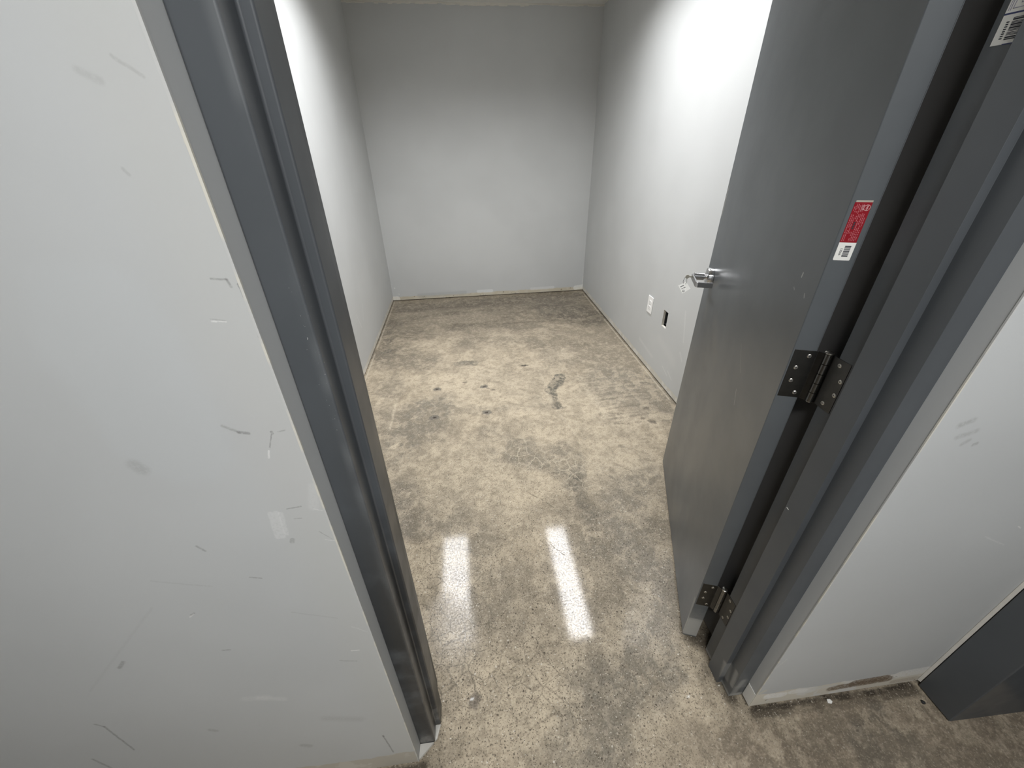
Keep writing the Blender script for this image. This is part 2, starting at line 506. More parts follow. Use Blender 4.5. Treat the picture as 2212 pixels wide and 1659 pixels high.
def build_floor():
    x0, x1, y0, y1, d = -.95, 1.90, -.95, 4.0, .0055
    nx, ny = int((x1 - x0) / d), int((y1 - y0) / d)
    X, Y = np.meshgrid(np.linspace(x0, x1, nx), np.linspace(y0, y1, ny))
    sm = lambda t: (lambda c: c * c * (3 - 2 * c))(np.clip(t, 0, 1))
    ramp = lambda v, a, b, lo=0., hi=1.: lo + (hi - lo) * sm((v - a) / (b - a))

    def seg(P, a, b, w, s):
        px, py = P[0] - a[0], P[1] - a[1]; dx, dy = b[0] - a[0], b[1] - a[1]
        t = np.clip((px * dx + py * dy) / (dx * dx + dy * dy + 1e-9), 0, 1)
        return 1 - sm((np.hypot(px - dx * t, py - dy * t) - w) / max(s, 1e-4))

    def shift(P, sc, amt, seed, oc=3):
        return (P[0] + amt * 2 * (fbm(X, Y, sc, oc, .6, seed) - .5), P[1] + amt * 2 * (fbm(X, Y, sc, oc, .6, seed + 1) - .5))
    P = (X, Y)
    pw = shift(P, 6, .10, 3, 4); pf = shift(shift(P, 24, .012, 5), 70, .008, 9, 2); ps = shift(shift(P, 60, .004, 7, 2), 6, .008, 11)
    TAN, GREY, PALE = (.395, .332, .243), (.245, .213, .166), (.52, .442, .330)
    col = np.empty(X.shape + (3,)); col[:] = TAN

    def mix(f, c):
        nonlocal col
        c = np.asarray(c); f = np.clip(f, 0, 1)[..., None]
        col = col * (1 - f) + c * f
    big = fbm(X, Y, 1.5, 5, .6, 21, .3); mid = fbm(X, Y, 5.0, 6, .62, 22, .12)
    swirl = fbm(X, Y, 14, 5, .72, 23, .10); fine = fbm(X, Y, 55, 3, .7, 24)
    streak = fbm(X * .32, Y, 9, 5, .6, 25, .05)
    mix(ramp(big, .42, .68) * .70, GREY)
    worn = np.maximum.reduce([seg(pw, (.20, 2.05), (1.0, 1.55), .12, .40), seg(pw, (.10, 1.15), (.95, 1.15), .08, .35), seg(pw, (.30, .12), (.60, .02), .05, .25), seg(pw, (.15, .95), (.35, .9), .05, .2)])
    mix(worn * .72, (.48, .410, .305))
    mix(ramp(mid, .50, .68) * .30, GREY)
    mix(ramp(mid, .30, .46, 1, 0) * .30, PALE)
    rear_tone = ramp(Y + 1.0 * (mid - .5) + .5 * (big - .5), 2.35, 3.3) * .88  # concrete turns darker and browner towards the back wall
    fc = np.array((.100, .084, .064)) + (np.array((.235, .200, .152)) - np.array((.100, .084, .064))) * ramp(.6 * streak + .4 * swirl, .38, .64)[..., None]
    mix(rear_tone, fc)
    hall = ramp(Y + .25 * (mid - .5), -.10, .06, 1, 0) * ramp(X, .62, 1.0, .12, .88)
    mix(hall, np.array((.165, .132, .098)) + np.array((.085, .070, .052)) * ramp(streak, .42, .60)[..., None])
    brk = .45 + .55 * ramp(fbm(X, Y, 20, 5, .72, 31), .34, .60)
    brk2 = ramp(fbm(X, Y, 30, 4, .75, 32), .34, .54)
    SG, DG, BG = (.200, .180, .146), (.088, .086, .074), (.135, .123, .102)
    for a, b, w, s, c, k, q in (
        ((-.18, 1.48), (-.05, 1.80), .10, .13, SG, .95, pw), ((.46, 1.30), (.70, 1.16), .08, .10, SG, .85, pw), ((.78, 1.10), (.72, 1.02), .02, .05, SG, .8, pw),
        ((1.10, 3.50), (1.45, 3.15), .12, .18, (.095, .084, .068), .85, pw), ((1.05, .95), (.82, .66), .08, .16, SG, .8, pw),
        ((.55, .10), (.78, .20), .05, .13, SG, .9, pw), ((.56, -.02), (.60, .12), .03, .10, SG, .8, pw), ((.90, .40), (.78, .52), .05, .15, SG, .6, pw),
        ((1.27, 1.95), (1.45, 1.75), .15, .18, SG, .80, pw), ((-.16, 1.12), (-.10, .80), .03, .10, (.175, .155, .125), .8, pw),
        ((.10, .80), (.22, .45), .05, .18, SG, .55, pw), ((.70, .99), (.735, .80), .016, .055, BG, .85, pf),
        ((-.55, 3.3), (-.50, 2.6), .04, .16, (.115, .100, .080), .85, pw), ((-.45, 2.55), (-.1, 2.45), .05, .14, (.185, .160, .125), .8, pw),
        ((.42, -.02), (.55, .06), .03, .10, SG, .6, pw), ((1.30, -.10), (1.42, -.04), .02, .07, (.11, .098, .080), .7, pw),
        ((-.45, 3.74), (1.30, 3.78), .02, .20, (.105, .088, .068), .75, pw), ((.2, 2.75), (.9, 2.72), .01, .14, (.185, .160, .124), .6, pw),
        ((.05, 3.05), (.9, 3.0), .02, .12, (.150, .128, .100), .5, pw), ((.66, 1.75), (.20, 1.72), .01, .10, SG, .5, pw), ((.30, 1.50), (.42, 1.42), .02, .08, SG, .5, pw),
        ((.868, 2.075), (.81, 1.98), .036, .016, DG, 1.2, pf), ((.805, 1.98), (.765, 1.90), .032, .016, DG, 1.2, pf), ((.768, 1.89), (.764, 1.69), .018, .018, DG, .9, pf), ((.76, 1.685), (.80, 1.685), .010, .012, DG, .8, pf),
        ((.90, 1.93), (.94, 1.94), .004, .008, DG, .6, pf),
        ((.12, 2.39), (.24, 2.38), .030, .020, (.120, .113, .094), .9, pf), ((.700, 1.060), (.745, 1.035), .008, .010, DG, .95, pf),
        ((.90, 1.03), (.915, 1.02), .004, .010, BG, .8, pf), ((-.50, 2.66), (-.46, 2.70), .01, .03, (.085, .083, .074), .9, pf), ((1.04, 1.27), (1.07, 1.25), .003, .010, BG, .5, pf),
        ((-.42, 1.90), (-.40, 1.95), .01, .02, PALE, .8, pf), ((-.26, 1.42), (-.24, 1.45), .01, .012, PALE, .9, pf)):
        mix(seg(q, a, b, w, s) * k * (brk if q is pw else .55 + .45 * brk2), c)
    # dragged furniture marks, the straight edge of an old patch, a groove
    for i, yy in enumerate((1.93, 1.86, 1.80, 1.73, 1.68, 1.63, 1.575, 1.52, 1.47)):
        mix(seg(ps, (1.02 + .03 * (i % 3), yy), (1.48 - .03 * (i % 2), yy + (.03 if i % 2 else -.02)), .002, .011) * .65 * brk2, (.165, .145, .115))
        mix(seg(ps, (1.00 + .05 * (i % 2), yy + .033), (1.40, yy + .045), .002, .010) * .55 * ramp(fine, .42, .60), (.50, .43, .33))
    for i in range(16):     # short brushed lines along the patch edge
        yy = 2.02 - .036 * i
        mix(seg(ps, (1.02 + .004 * i, yy), (1.12 + .02 * (i % 3), yy + .006), .001, .008) * .6, (.18, .158, .125))
    mix(np.maximum.reduce([seg(ps, (.7335, 2.19), (.738, 1.74), .003, .014), seg(ps, (1.01, 2.05), (1.05, 1.55), .012, .03), seg(ps, (.738, 1.74), (.81, 1.40), .001, .012)]) * .55 * brk, (.53, .46, .35))
    mix(seg(ps, (-.30, 1.95), (-.30, 1.60), .002, .010) * .6, (.52, .45, .345))
    mix(ramp(swirl, .50, .68) * .36 * (1 - .6 * rear_tone), (.205, .175, .132)); mix(ramp(swirl, .34, .48, 1, 0) * .40 * (1 - .6 * rear_tone), (.54, .458, .340))
    mix(ramp(fine, .52, .72) * .35, (.17, .145, .108)); mix(ramp(fine, .28, .46, 1, 0) * .25, (.54, .465, .355))
    # filled anchor holes, pits, paint drop
    for hx, hy in ((-.0362, 2.028), (.3027, 2.0176), (-.0365, 1.6867), (.2963, 1.6969)):
        mix(seg(pf, (hx - .006, hy), (hx + .006, hy), .018, .010) * .9, (.155, .142, .122)); mix(seg(P, (hx, hy), (hx + .006, hy), .005, .007), (.045, .038, .032))
    mix(seg(pf, (.6224, 2.2898), (.640, 2.285), .010, .010), (.06, .054, .045))
    for q in ((1.3113, 1.4516, .012), (1.33, 1.60, .014), (1.27, 1.50, .008), (1.30, 1.47, .006), (.36, 1.97, .007), (.16, 2.10, .009), (.33, 1.99, .005)):
        mix(seg(pf, q[:2], (q[0] + q[2], q[1]), q[2] * .8, .008) * .75, (.13, .110, .088))
    mix(seg(pf, (.1590, .1309), (.1610, .1309), .014, .010) * .85, (.160, .138, .115)); mix(seg(P, (.1558, .1345), (.1558, .1345), .0030, .003), (.80, .79, .77)); mix(seg(pf, (.8345, .0535), (.838, .0545), .002, .003), (.80, .78, .73))
    ad = np.maximum(seg(P, (XL + .014, .4), (XL + .014, 3.9), .001, .006), seg(P, (XR - .016, .4), (XR - .016, 3.9), .001, .006))
    mix(.8 * ad * ramp(fbm(X, Y, 7, 3, .5, 41), .40, .52) * .8, (.56, .505, .41))
    mix(seg(ps, (1.02, .001), (1.56, .001), .006, .005) * (.5 + .5 * brk2), (.050, .041, .031))
    dg = np.maximum.reduce([seg(ps, (1.02, -.012), (1.56, -.012), .008, .014), seg(ps, (.95, .12), (.965, .04), .010, .03), seg(ps, (.96, .24), (1.0, .2), .02, .05), seg(ps, (-.1, -.012), (.02, -.008), .004, .012)])
    mix(dg * ramp(mid, .35, .6, .35, .85), (.060, .049, .037))
    mix(np.maximum(ramp(Y, -.94, -.55, 1, 0), ramp(X, -.94, -.62, 1, 0)), (.23, .19, .14))
    zones = np.zeros(X.shape + (4,))
    zones[..., 0] = seg(pw, (.47, 1.29), (.74, 1.10), .06, .08)
    zones[..., 1] = np.maximum(seg(pw, (.06, .62), (.12, .22), .07, .12), .8 * seg(pw, (.30, .26), (.45, .12), .04, .12))
    zones[..., 2] = ramp(Y - .9 * (big - .5), .3, 2.0, 1.0, .25) * (1 - .5 * rear_tone) * (1 - .75 * hall)
    zones[..., 3] = np.clip(rear_tone * .7 + seg(pw, (.03, .38), (.14, .20), .02, .12) * .5, 0, 1)
    # outer ring of plain floor beyond the fine grid
    ex = [(-3.4, -1.9), (3.2, -1.9), (3.2, 4.3), (-3.4, 4.3)]
    N = nx * ny
    co = np.zeros((N + 8, 3), np.float32)
    co[:N, 0] = X.ravel(); co[:N, 1] = Y.ravel()
    co[N:N + 4, :2] = ex; co[N + 4:, :2] = ex; co[N + 4:, 2] = -.12
    idx = np.arange(N).reshape(ny, nx)
    q = np.stack([idx[:-1, :-1], idx[:-1, 1:], idx[1:, 1:], idx[1:, :-1]], -1).reshape(-1, 4)
    c4 = (idx[0, 0], idx[0, -1], idx[-1, -1], idx[-1, 0]); o = (N, N + 1, N + 2, N + 3)
    extra = [(o[k], o[(k + 1) % 4], c4[(k + 1) % 4], c4[k]) for k in range(4)] + [(N + 4 + k, N + 4 + (k + 1) % 4, o[(k + 1) % 4], o[k]) for k in range(4)] + [(N + 7, N + 6, N + 5, N + 4)]
    q = np.concatenate([q, np.array(extra)]).astype(np.int32)
    me = bpy.data.meshes.new('floor')
    me.vertices.add(len(co)); me.vertices.foreach_set('co', co.ravel())
    me.loops.add(q.size); me.loops.foreach_set('vertex_index', q.ravel())
    me.polygons.add(len(q)); me.polygons.foreach_set('loop_start', np.arange(0, q.size, 4, dtype=np.int32)); me.polygons.foreach_set('loop_total', np.full(len(q), 4, np.int32))
    me.update(calc_edges=True)
    rgba = np.ones((N + 8, 4), np.float32); rgba[:N, :3] = col.reshape(-1, 3); rgba[N:, :3] = (.23, .19, .14)
    at = me.color_attributes.new('concrete', 'FLOAT_COLOR', 'POINT'); at.data.foreach_set('color', rgba.ravel())
    zz = np.zeros((N + 8, 4), np.float32); zz[:N] = zones.reshape(-1, 4)
    at = me.color_attributes.new('zones', 'FLOAT_COLOR', 'POINT'); at.data.foreach_set('color', zz.ravel())

    n = NT('polished_concrete')

    def attr(nm):
        k = n.t.nodes.new('ShaderNodeAttribute'); k.attribute_name = nm; return k.outputs
    base = attr('concrete')['Color']; za = attr('zones'); z = n.sepc(za['Color']); dull = za['Alpha']
    s = n.sep(n.co); p = n.comb(s[0], s[1])
    col = base
    pv = n.warp(p, 40, .012)
    cz = n.voro(15, 'DISTANCE_TO_EDGE', co=pv).outputs['Distance']
    col = n.mix(n.math('MULTIPLY', n.math('MULTIPLY', n.ramp(cz, .008, .040, 1, 0), z[0]), .70), col, (.50, .44, .34))
    col = n.mix(n.math('MULTIPLY', n.math('MULTIPLY', n.ramp(cz, .006, .040, 1, 0), z[1]), .55), col, (.12, .104, .080))
    ck = n.warp(p, 22, .035)
    crk = n.mx(n.seg(ck, (.52, .66), (.60, .57), .0005, .0025), n.seg(ck, (.50, .70), (.53, .645), .0005, .0025), n.seg(ck, (.56, .615), (.64, .60), .0004, .002),
               n.seg(ck, (.46, .98), (.58, .86), .0005, .004), n.seg(ck, (.95, 1.10), (1.10, 1.02), .0005, .003))
    col = n.mix(n.math('MULTIPLY', crk, .75), col, (.12, .104, .080))
    for sc, r0, dark, light in ((125, .26, .13, .965), (270, .32, .28, .945)):
        v = n.voro(sc, 'F1', co=pv)
        rnd = n.sepc(v.outputs['Color'])
        dot = n.math('MULTIPLY', n.ramp(v.outputs['Distance'], r0, r0 + .18, 1, 0), z[2])
        tone = n.mix(rnd[1], (.040, .034, .028), (.155, .130, .100))
        col = n.mix(n.math('MULTIPLY', n.math('MULTIPLY', dot, n.ramp(rnd[0], dark - .04, dark, 1, 0)), .85), col, tone)
        col = n.mix(n.math('MULTIPLY', n.math('MULTIPLY', dot, n.ramp(rnd[0], light, light + .02)), .75), col, n.mix(rnd[2], (.50, .45, .36), (.70, .66, .58)))
    g2 = n.noise(150, 3, .75)
    col = n.mix(n.math('MULTIPLY', n.ramp(g2, .52, .64), .50), col, (.130, .110, .084))
    col = n.mix(n.math('MULTIPLY', n.ramp(g2, .34, .46, 1, 0), .34), col, (.57, .495, .380))
    sp = n.math('MULTIPLY', n.ramp(g2, .40, .60, .27, .10), n.math('MULTIPLY_ADD', dull, -.7, 1.0))
    n.set(Base_Color=col, Roughness=n.math('MULTIPLY_ADD', dull, .22, .070), Specular_IOR_Level=n.math('MULTIPLY', sp, n.math('MULTIPLY_ADD', crk, -.9, 1.0)))
    n.bump(g2, .030, .0010)
    me.materials.append(n.m)
    o = bpy.data.objects.new('floor', me)
    C.objects.link(o)
    return o


# ----------------------------------------------------------------- the setting
tag(build_floor(), 'worn polished concrete floor running through the doorway', 'floor', kind='structure')

bm = bmesh.new()
box(bm, -3.4, 3.2, -1.9, 4.3, H_CEIL, H_CEIL + .12)
tag(obj('ceiling', bm, MAT['ceiling_white']), 'white ceiling over the room and the corridor', 'ceiling', kind='structure')

GAP = .007


def wall_slab(bm, x0, x1, y0, y1, inset=.012, z1=H_CEIL, gap=GAP):
    """a drywall slab that stops short of the floor over a recessed plate"""
    box(bm, x0, x1, y0, y1, gap, z1)
    box(bm, x0 + inset, x1 - inset, y0 + inset, y1 - inset, 0, gap, 1)


# back wall, very slightly out of square
yb = lambda x: YBL + (YBR - YBL) * (x - XL) / (XR - XL)
sk = Skin('room_paint', (0, 2), back_strokes, [MAT['dark_gap'], MAT['drywall_edge']], base_h=0.040, base_amp=0.016, white=0.15, brown=(.30, .38))
bm = bmesh.new()
sk.lay(bm, steps(XL, XR, 9), [GAP, .12, .20, H_CEIL], lambda u, v: (u, yb(u), v))
prism(bm, [(XL, YBL + .0005), (XR, YBR + .0005), (XR, YBR + .12), (XL, YBL + .12)], GAP, H_CEIL)
prism(bm, [(XL, YBL + .012), (XR, YBR + .012), (XR, YBR + .1), (XL, YBL + .1)], 0, GAP, 1)
# ragged joint compound along its top
rr = random.Random(3)
top = steps(XL, XR, 60)
for a, b in zip(top, top[1:]):
    h = H_CEIL - .006 - .008 * rr.random() - (.006 if .2 < a < .9 else 0)
    vs = [bm.verts.new(q) for q in ((a, yb(a) - .001, H_CEIL), (b, yb(b) - .001, H_CEIL), (b, yb(b) - .004, h), (a, yb(a) - .004, h), (a, yb(a), h - .002), (b, yb(b), h - .002))]
    for q in ((0, 1, 2, 3), (3, 2, 5, 4)): bm.faces.new([vs[i] for i in q]).material_index = 2
tag(obj('wall_back', bm, sk.mats), 'grey back wall of the room with torn base edge', 'wall', kind='structure')

SIDE = dict(base_h=0.048, base_amp=0.012, white=.5, brown=(.24, .34), pale=(.57, .55, .49))
GR = .013
sk = Skin('room_paint', (1, 2), room_strokes[:2], [MAT['dark_gap']], **SIDE)
bm = bmesh.new()
sk.lay(bm, [Y_L, 2.40, 2.70, YBL], [GR, .12, .28, .46, H_CEIL], lambda u, v: (XL, u, v))
box(bm, XL - .12, XL - .0005, Y_L, YBL + .1, GR, H_CEIL)
box(bm, XL - .12, XL - .02, Y_L, YBL + .1, 0, GR, 1)
tag(obj('wall_left', bm, sk.mats), 'grey side wall of the room left of the back wall', 'wall', kind='structure')

# right room wall with the cut-out for the open box
hy0, hy1, hz0, hz1 = 1.938, 2.002, .400, .512
x = XR
sk = Skin('room_paint', (1, 2), room_strokes[2:], [MAT['dark_gap'], MAT['drywall_edge']], **SIDE)
bm = bmesh.new()
sk.lay(bm, [Y_IN, 1.64, 1.80, hy0, hy1, 2.10, 2.32, YBR], [GR, .12, .19, .28, hz0, hz1, .62, H_CEIL], lambda u, v: (x, u, v),
       skip=lambda u0, u1, v0, v1: u0 == hy0 and v0 == hz0)
ring = [(hy0, hz0), (hy1, hz0), (hy1, hz1), (hy0, hz1)]
for a, b in zip(ring, ring[1:] + ring[:1]):
    f = bm.faces.new([bm.verts.new(q) for q in ((x, *a), (x, *b), (x + .016, *b), (x + .016, *a))])
    f.material_index = 2
box(bm, x + .070, x + .12, Y_IN, YBR + .1, GR, H_CEIL)
box(bm, x + .020, x + .12, Y_IN, YBR + .08, 0, GR, 1)
for (a0, a1, b0, b1) in ((Y_IN, hy0, GR, H_CEIL), (hy1, YBR + .1, GR, H_CEIL), (hy0, hy1, GR, hz0), (hy0, hy1, hz1, H_CEIL)):
    bm.faces.new([bm.verts.new((x + .016, *q)) for q in ((a0, b0), (a1, b0), (a1, b1), (a0, b1))])
bm.faces.new([bm.verts.new(q) for q in ((x, Y_IN, GR), (x + .07, Y_IN, GR), (x + .07, Y_IN, H_CEIL), (x, Y_IN, H_CEIL))])
bm.faces.new([bm.verts.new(q) for q in ((x, Y_IN, GR), (x + .07, Y_IN, GR), (x + .07, YBR, GR), (x, YBR, GR))])
tag(obj('wall_right', bm, sk.mats), 'grey side wall of the room behind the open door, with outlet', 'wall', kind='structure')

# partition between corridor and room: left part, right part, header
sk = Skin('corridor_paint', (0, 2), left_strokes, [MAT['dark_gap'], MAT['bead_cream'], MAT['caulk']], base_h=0.082, base_amp=0.022, extra=left_extra, gain=.62, white=.25, brown=(.22, .32), pale=(.475, .445, .385))
bm = bmesh.new()
sk.lay(bm, [-3.2, -.9, -.65, -.5, -.38, -.26, -.17, -.115, -.075, -.035, 0.0], [GAP, .12, .25, .40, .60, .80, .97, 1.09, 1.19, 1.30, 1.42, 1.62, H_CEIL], lambda u, v: (u, 0.0, v))
box(bm, -3.2, 0.0, .0005, Y_L, GAP, H_CEIL)
box(bm, -3.18, -.012, .012, Y_L - .012, 0, GAP, 1)
box(bm, -.0020, .0008, -.0008, .0020, GAP, H_CEIL, 2)      # corner bead
# plaster plugs beside the jamb foot
prism(bm, [(0.0, .004), (.0045, .006), (.041, .0375), (.001, .0375)], 0, .010, 3)
prism(bm, [(JA - .001, .040), (.0500, .047), (.0590, .0790), (JA - .001, .0790)], 0, .006, 3)
tag(obj('wall_front', bm, sk.mats), 'scuffed grey corridor wall left of the door frame', 'wall', kind='structure')

sk = Skin('corridor_paint', (0, 2), right_strokes, [MAT['dark_gap'], MAT['bead_cream'], MAT['white_chip']], base_h=0.084, base_amp=0.016, white=.9, brown=(.26, .36), pale=(.66, .62, .535))
G2 = .012
bm = bmesh.new()
sk.lay(bm, [OPEN_R, 1.045, 1.11, 1.21, 1.31, CX3 + .12], [G2, .12, .24, .31, .70, .80, 1.03, 1.13, H_CEIL], lambda u, v: (u, WR_Y, v))
box(bm, OPEN_R, CX3 + .12, WR_Y + .0005, Y_IN, G2, H_CEIL)
box(bm, OPEN_R + .012, CX3 + .11, WR_Y + .012, Y_IN - .012, 0, G2, 1)
box(bm, OPEN_R - .0010, OPEN_R + .0018, WR_Y - .0008, WR_Y + .0018, G2, H_CEIL, 2)
prism(bm, [(OPEN_R - .0015, WR_Y + .001), (OPEN_R - .0003, WR_Y + .001), (OPEN_R - .0003, .040), (OPEN_R - .0015, .040)], G2, .085, 3)
tag(obj('wall_front_right', bm, sk.mats), 'short grey corridor wall between the two door frames, torn along the floor', 'wall', kind='structure')

bm = bmesh.new()
box(bm, 0.0, OPEN_R, 0.003, Y_IN, HEAD + .05, H_CEIL)
tag(obj('wall_header', bm, MAT['paint']), 'grey wall above the door opening', 'wall', kind='structure')

# corridor enclosure
bm = bmesh.new()
wall_slab(bm, -3.3, 3.1, -1.85, -1.73)
tag(obj('wall_corridor', bm, [MAT['paint'], MAT['dark_gap']]), 'grey corridor wall facing the door', 'wall', kind='structure')
bm = bmesh.new()
wall_slab(bm, -3.32, -3.2, -1.72, .3)
tag(obj('wall_corridor_left', bm, [MAT['paint'], MAT['dark_gap']]), 'grey wall closing the corridor', 'wall', kind='structure')
# wall at the right end of the corridor, with the second steel frame in it
bm = bmesh.new()
box(bm, CX3 + .004, CX3 + .12, -1.72, -1.02, GAP, H_CEIL)
box(bm, CX3 + .004, CX3 + .12, -1.02, 0.0, 2.18, H_CEIL)
box(bm, CX3 + .012, CX3 + .12, -.012, 0.0, GAP, 2.18)
tag(obj('wall_corridor_right', bm, [MAT['paint'], MAT['dark_gap']]), 'grey wall at the end of the corridor around the second door frame', 'wall', kind='structure')

# caulk bead where the second frame meets the wall
bm = bmesh.new()
prism(bm, [(CX3 - .0015, WR_Y), (CX3 + .003, WR_Y - .0095), (CX3 + .0035, WR_Y)], .018, H_CEIL)
tag(obj('trim_3', bm, MAT['caulk'], bevel=.002), 'cream caulk bead in the corner beside the second door frame', 'trim', kind='structure')


# ----------------------------------------------------------------- first steel door frame
def jamb(side):
    if side < 0:
        a, f, o = JA, FYL, 0.0
        return [(o + .0003, f), (a, f), (a, STOP_A), (a + ST, STOP_A), (a + ST, STOP_B), (a, STOP_B), (a, Y_L + .004), (o + .0003, Y_L + .004)]
    b, f, o = JB, FYR, OPEN_R
    return [(o - .0003, f), (b, f), (b, STOP_A + .002), (b - ST, STOP_A + .002), (b - ST, STOP_B + .002), (b, STOP_B + .002), (b, F_END), (o - .0015, F_END), (o - .0003, F_END + .0015)]


frame = empty('trim_1', (0, 0, 0))
tag(frame, 'dark grey steel frame around the open door', 'door frame', kind='structure')
bm = bmesh.new()
prism(bm, jamb(-1), .004, HEAD + .05)
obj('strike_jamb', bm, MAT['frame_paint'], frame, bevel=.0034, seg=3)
bm = bmesh.new()
prism(bm, jamb(1), .004, HEAD + .05)
obj('hinge_jamb', bm, MAT['hinge_jamb_paint'], frame, bevel=.0034, seg=3)
bm = bmesh.new()   # dark grey strip lining the return behind the hinge jamb
box(bm, OPEN_R - .003, OPEN_R - .0004, F_END + .002, Y_IN, .012, HEAD + .05)
obj('jamb_return', bm, plain('return_grey', (.17, .165, .16), .6), frame)
bm = bmesh.new()
prof = [(FYL, HEAD + .05), (FYL, HEAD), (STOP_A, HEAD), (STOP_A, HEAD - ST), (STOP_B, HEAD - ST), (STOP_B, HEAD), (F_END, HEAD), (F_END, HEAD + .05)]
Mx = frame_matrix((JA, 0, 0), (0, 1, 0), (0, 0, 1), (1, 0, 0))
prism(bm, prof, 0, JB - JA, 0, Mx)
obj('head', bm, MAT['hinge_jamb_paint'], frame)

# certification sticker on the hinge jamb, inside the door rabbet
bm = bmesh.new()
sx = JB - .0006
y0, y1 = .1375, .1715


def on_jamb(bm, ya, yb, za, zb, mi, lift=0.0):
    box(bm, sx - lift - .0004, sx - lift, ya, yb, za, zb, mi)


on_jamb(bm, y0, y1, 1.6215, 1.6530, 0)
on_jamb(bm, y0, y1, 1.6545, 1.7200, 0)
on_jamb(bm, y0, y1, 1.6528, 1.6547, 1, .0001)
on_jamb(bm, y0 + .003, y1 - .014, 1.6210, 1.6222, 1, .0001)
z = 1.6262
while z < 1.6490:            # barcode
    w = RND.choice((.0007, .0007, .0012, .0017))
    on_jamb(bm, y0 + .0045, y0 + .0205, z, z + w, 2, .0002)
    z += w + RND.choice((.0005, .0006, .0011))
for k in range(8):           # its number
    on_jamb(bm, y0 + .0235, y0 + .0268, 1.6275 + k * .0024, 1.6288 + k * .0024, 2, .0002)
for a, b, c, d in ((y0 + .003, y0 + .027, 1.6585, 1.6592), (y0 + .003, y0 + .0037, 1.6585, 1.700), (y0 + .0262, y0 + .027, 1.6585, 1.700), (y0 + .007, y0 + .020, 1.6630, 1.6637), (y0 + .007, y0 + .0077, 1.663, 1.700), (y0 + .0193, y0 + .020, 1.663, 1.700), (y0 + .029, y0 + .0298, 1.657, 1.700), (y0 + .0312, y0 + .0318, 1.657, 1.700)):
    on_jamb(bm, a, b, c, d, 3, .0002)
st = obj('frame_sticker', bm, [MAT['label_white'], MAT['ink_blue'], MAT['ink'], plain('ink_pale', (.30, .29, .38), .5)], frame)
st['label'] = 'white sticker with barcode'

# ----------------------------------------------------------------- second steel frame and its door, at the right edge
f2 = empty('trim_2', (CX3, -.05, 0))
tag(f2, 'dark grey steel frame at the end of the short corridor wall', 'door frame', kind='structure')
bm = bmesh.new()
prism(bm, [(CX3, -.0030), (CX3, -.1000), (CX3 + .27, -.1060), (CX3 + .27, -.0030)], .005, 2.18)
obj('jamb', bm, MAT['steel_plain'], f2, bevel=.0034, seg=3)
bm = bmesh.new()
prism(bm, [(CX3, -.975), (CX3, -1.02), (CX3 + .20, -1.02), (CX3 + .20, -.975)], .005, 2.18)
obj('jamb', bm, MAT['steel_plain'], f2, bevel=.0034, seg=3)
bm = bmesh.new()
box(bm, CX3, CX3 + .2, -.975, -.1, 2.13, 2.18)
obj('head', bm, MAT['steel_plain'], f2)
d2 = empty('door_2', (CX3 + .24, -.55, 0))
tag(d2, 'closed dark grey door set back in the second frame', 'door', kind='structure')
bm = bmesh.new()
box(bm, CX3 + .272, CX3 + .315, -1.03, -.008, .012, 2.18)
obj('leaf', bm, MAT['steel_plain'], d2, bevel=.002)

# ----------------------------------------------------------------- the open door
TH = .3495
DD = Vector((math.sin(TH), math.cos(TH), 0)); DN = Vector((math.cos(TH), -math.sin(TH), 0)); UP = Vector((0, 0, 1))
HP = Vector((.9026, .2311, 0))
door = empty('door_1', HP, -TH)     # local x = DN, local y = DD
tag(door, 'dark grey steel door standing open into the room', 'door', kind='structure')
DT, DW, DZ0, DZ1 = .0445, .917, .0165, 2.118


def dw(x, y, z): return HP + DN * x + DD * y + UP * z


bm = bmesh.new()
box(bm, 0, DT, 0, DW, DZ0, DZ1)
obj('leaf', bm, MAT['door_paint'], door, bevel=.0022, seg=3, local=True)
bm = bmesh.new()   # raised seam of the hinge stile on the hinge edge
box(bm, DT - .0022, DT - .0012, -.0006, .0, DZ0 + .003, DZ1 - .003)
obj('edge_seam', bm, MAT['door_paint'], door, local=True)


# lever set (centre on the face, standing off along -x)
def lever_set(sgn, base_x, yc=.824, zc=1.049):
    """sgn -1: corridor face, +1: room face"""
    lv = bpy.data.objects.new('lever_handle', None)
    C.objects.link(lv); lv.parent = door; ROOT[lv] = ROOT[door]
    lv['label'] = 'polished chrome lever set'
    ax = (sgn, 0, 0)
    M = frame_matrix((base_x, yc, zc), (0, 1, 0), (0, 0, 1), ax)
    b = bmesh.new()
    lathe(b, [(.0335, 0), (.0345, .001), (.0345, .0185), (.0335, .0205), (.031, .021)], 48, M)
    obj('rose', b, MAT['chrome'], lv, smooth=35, local=True)
    b = bmesh.new()
    lathe(b, [(.0085, .021), (.0085, .030), (.0142, .0302), (.0142, .066), (.0132, .0665)], 32, M)
    obj('hub', b, MAT['chrome'], lv, smooth=35, local=True)
    b = bmesh.new()
    X = lambda d: base_x + sgn * d
    hw, t = .0110, .0060
    # flat bar: along the door towards the hinges, then back to the face
    pts = [(X(.066), yc + .013), (X(.0735), yc + .011), (X(.0735), yc - .094), (X(.0665), yc - .103), (X(.014), yc - .103), (X(.014), yc - .097), (X(.0645), yc - .097), (X(.0672), yc - .092), (X(.0672), yc - .0)]
    prism(b, pts, zc - hw - .002, zc + hw - .004)
    obj('lever', b, MAT['satin_steel'], lv, bevel=.0012, seg=2, local=True)
    return lv


lever_set(-1, 0.0)
lever_set(1, DT)


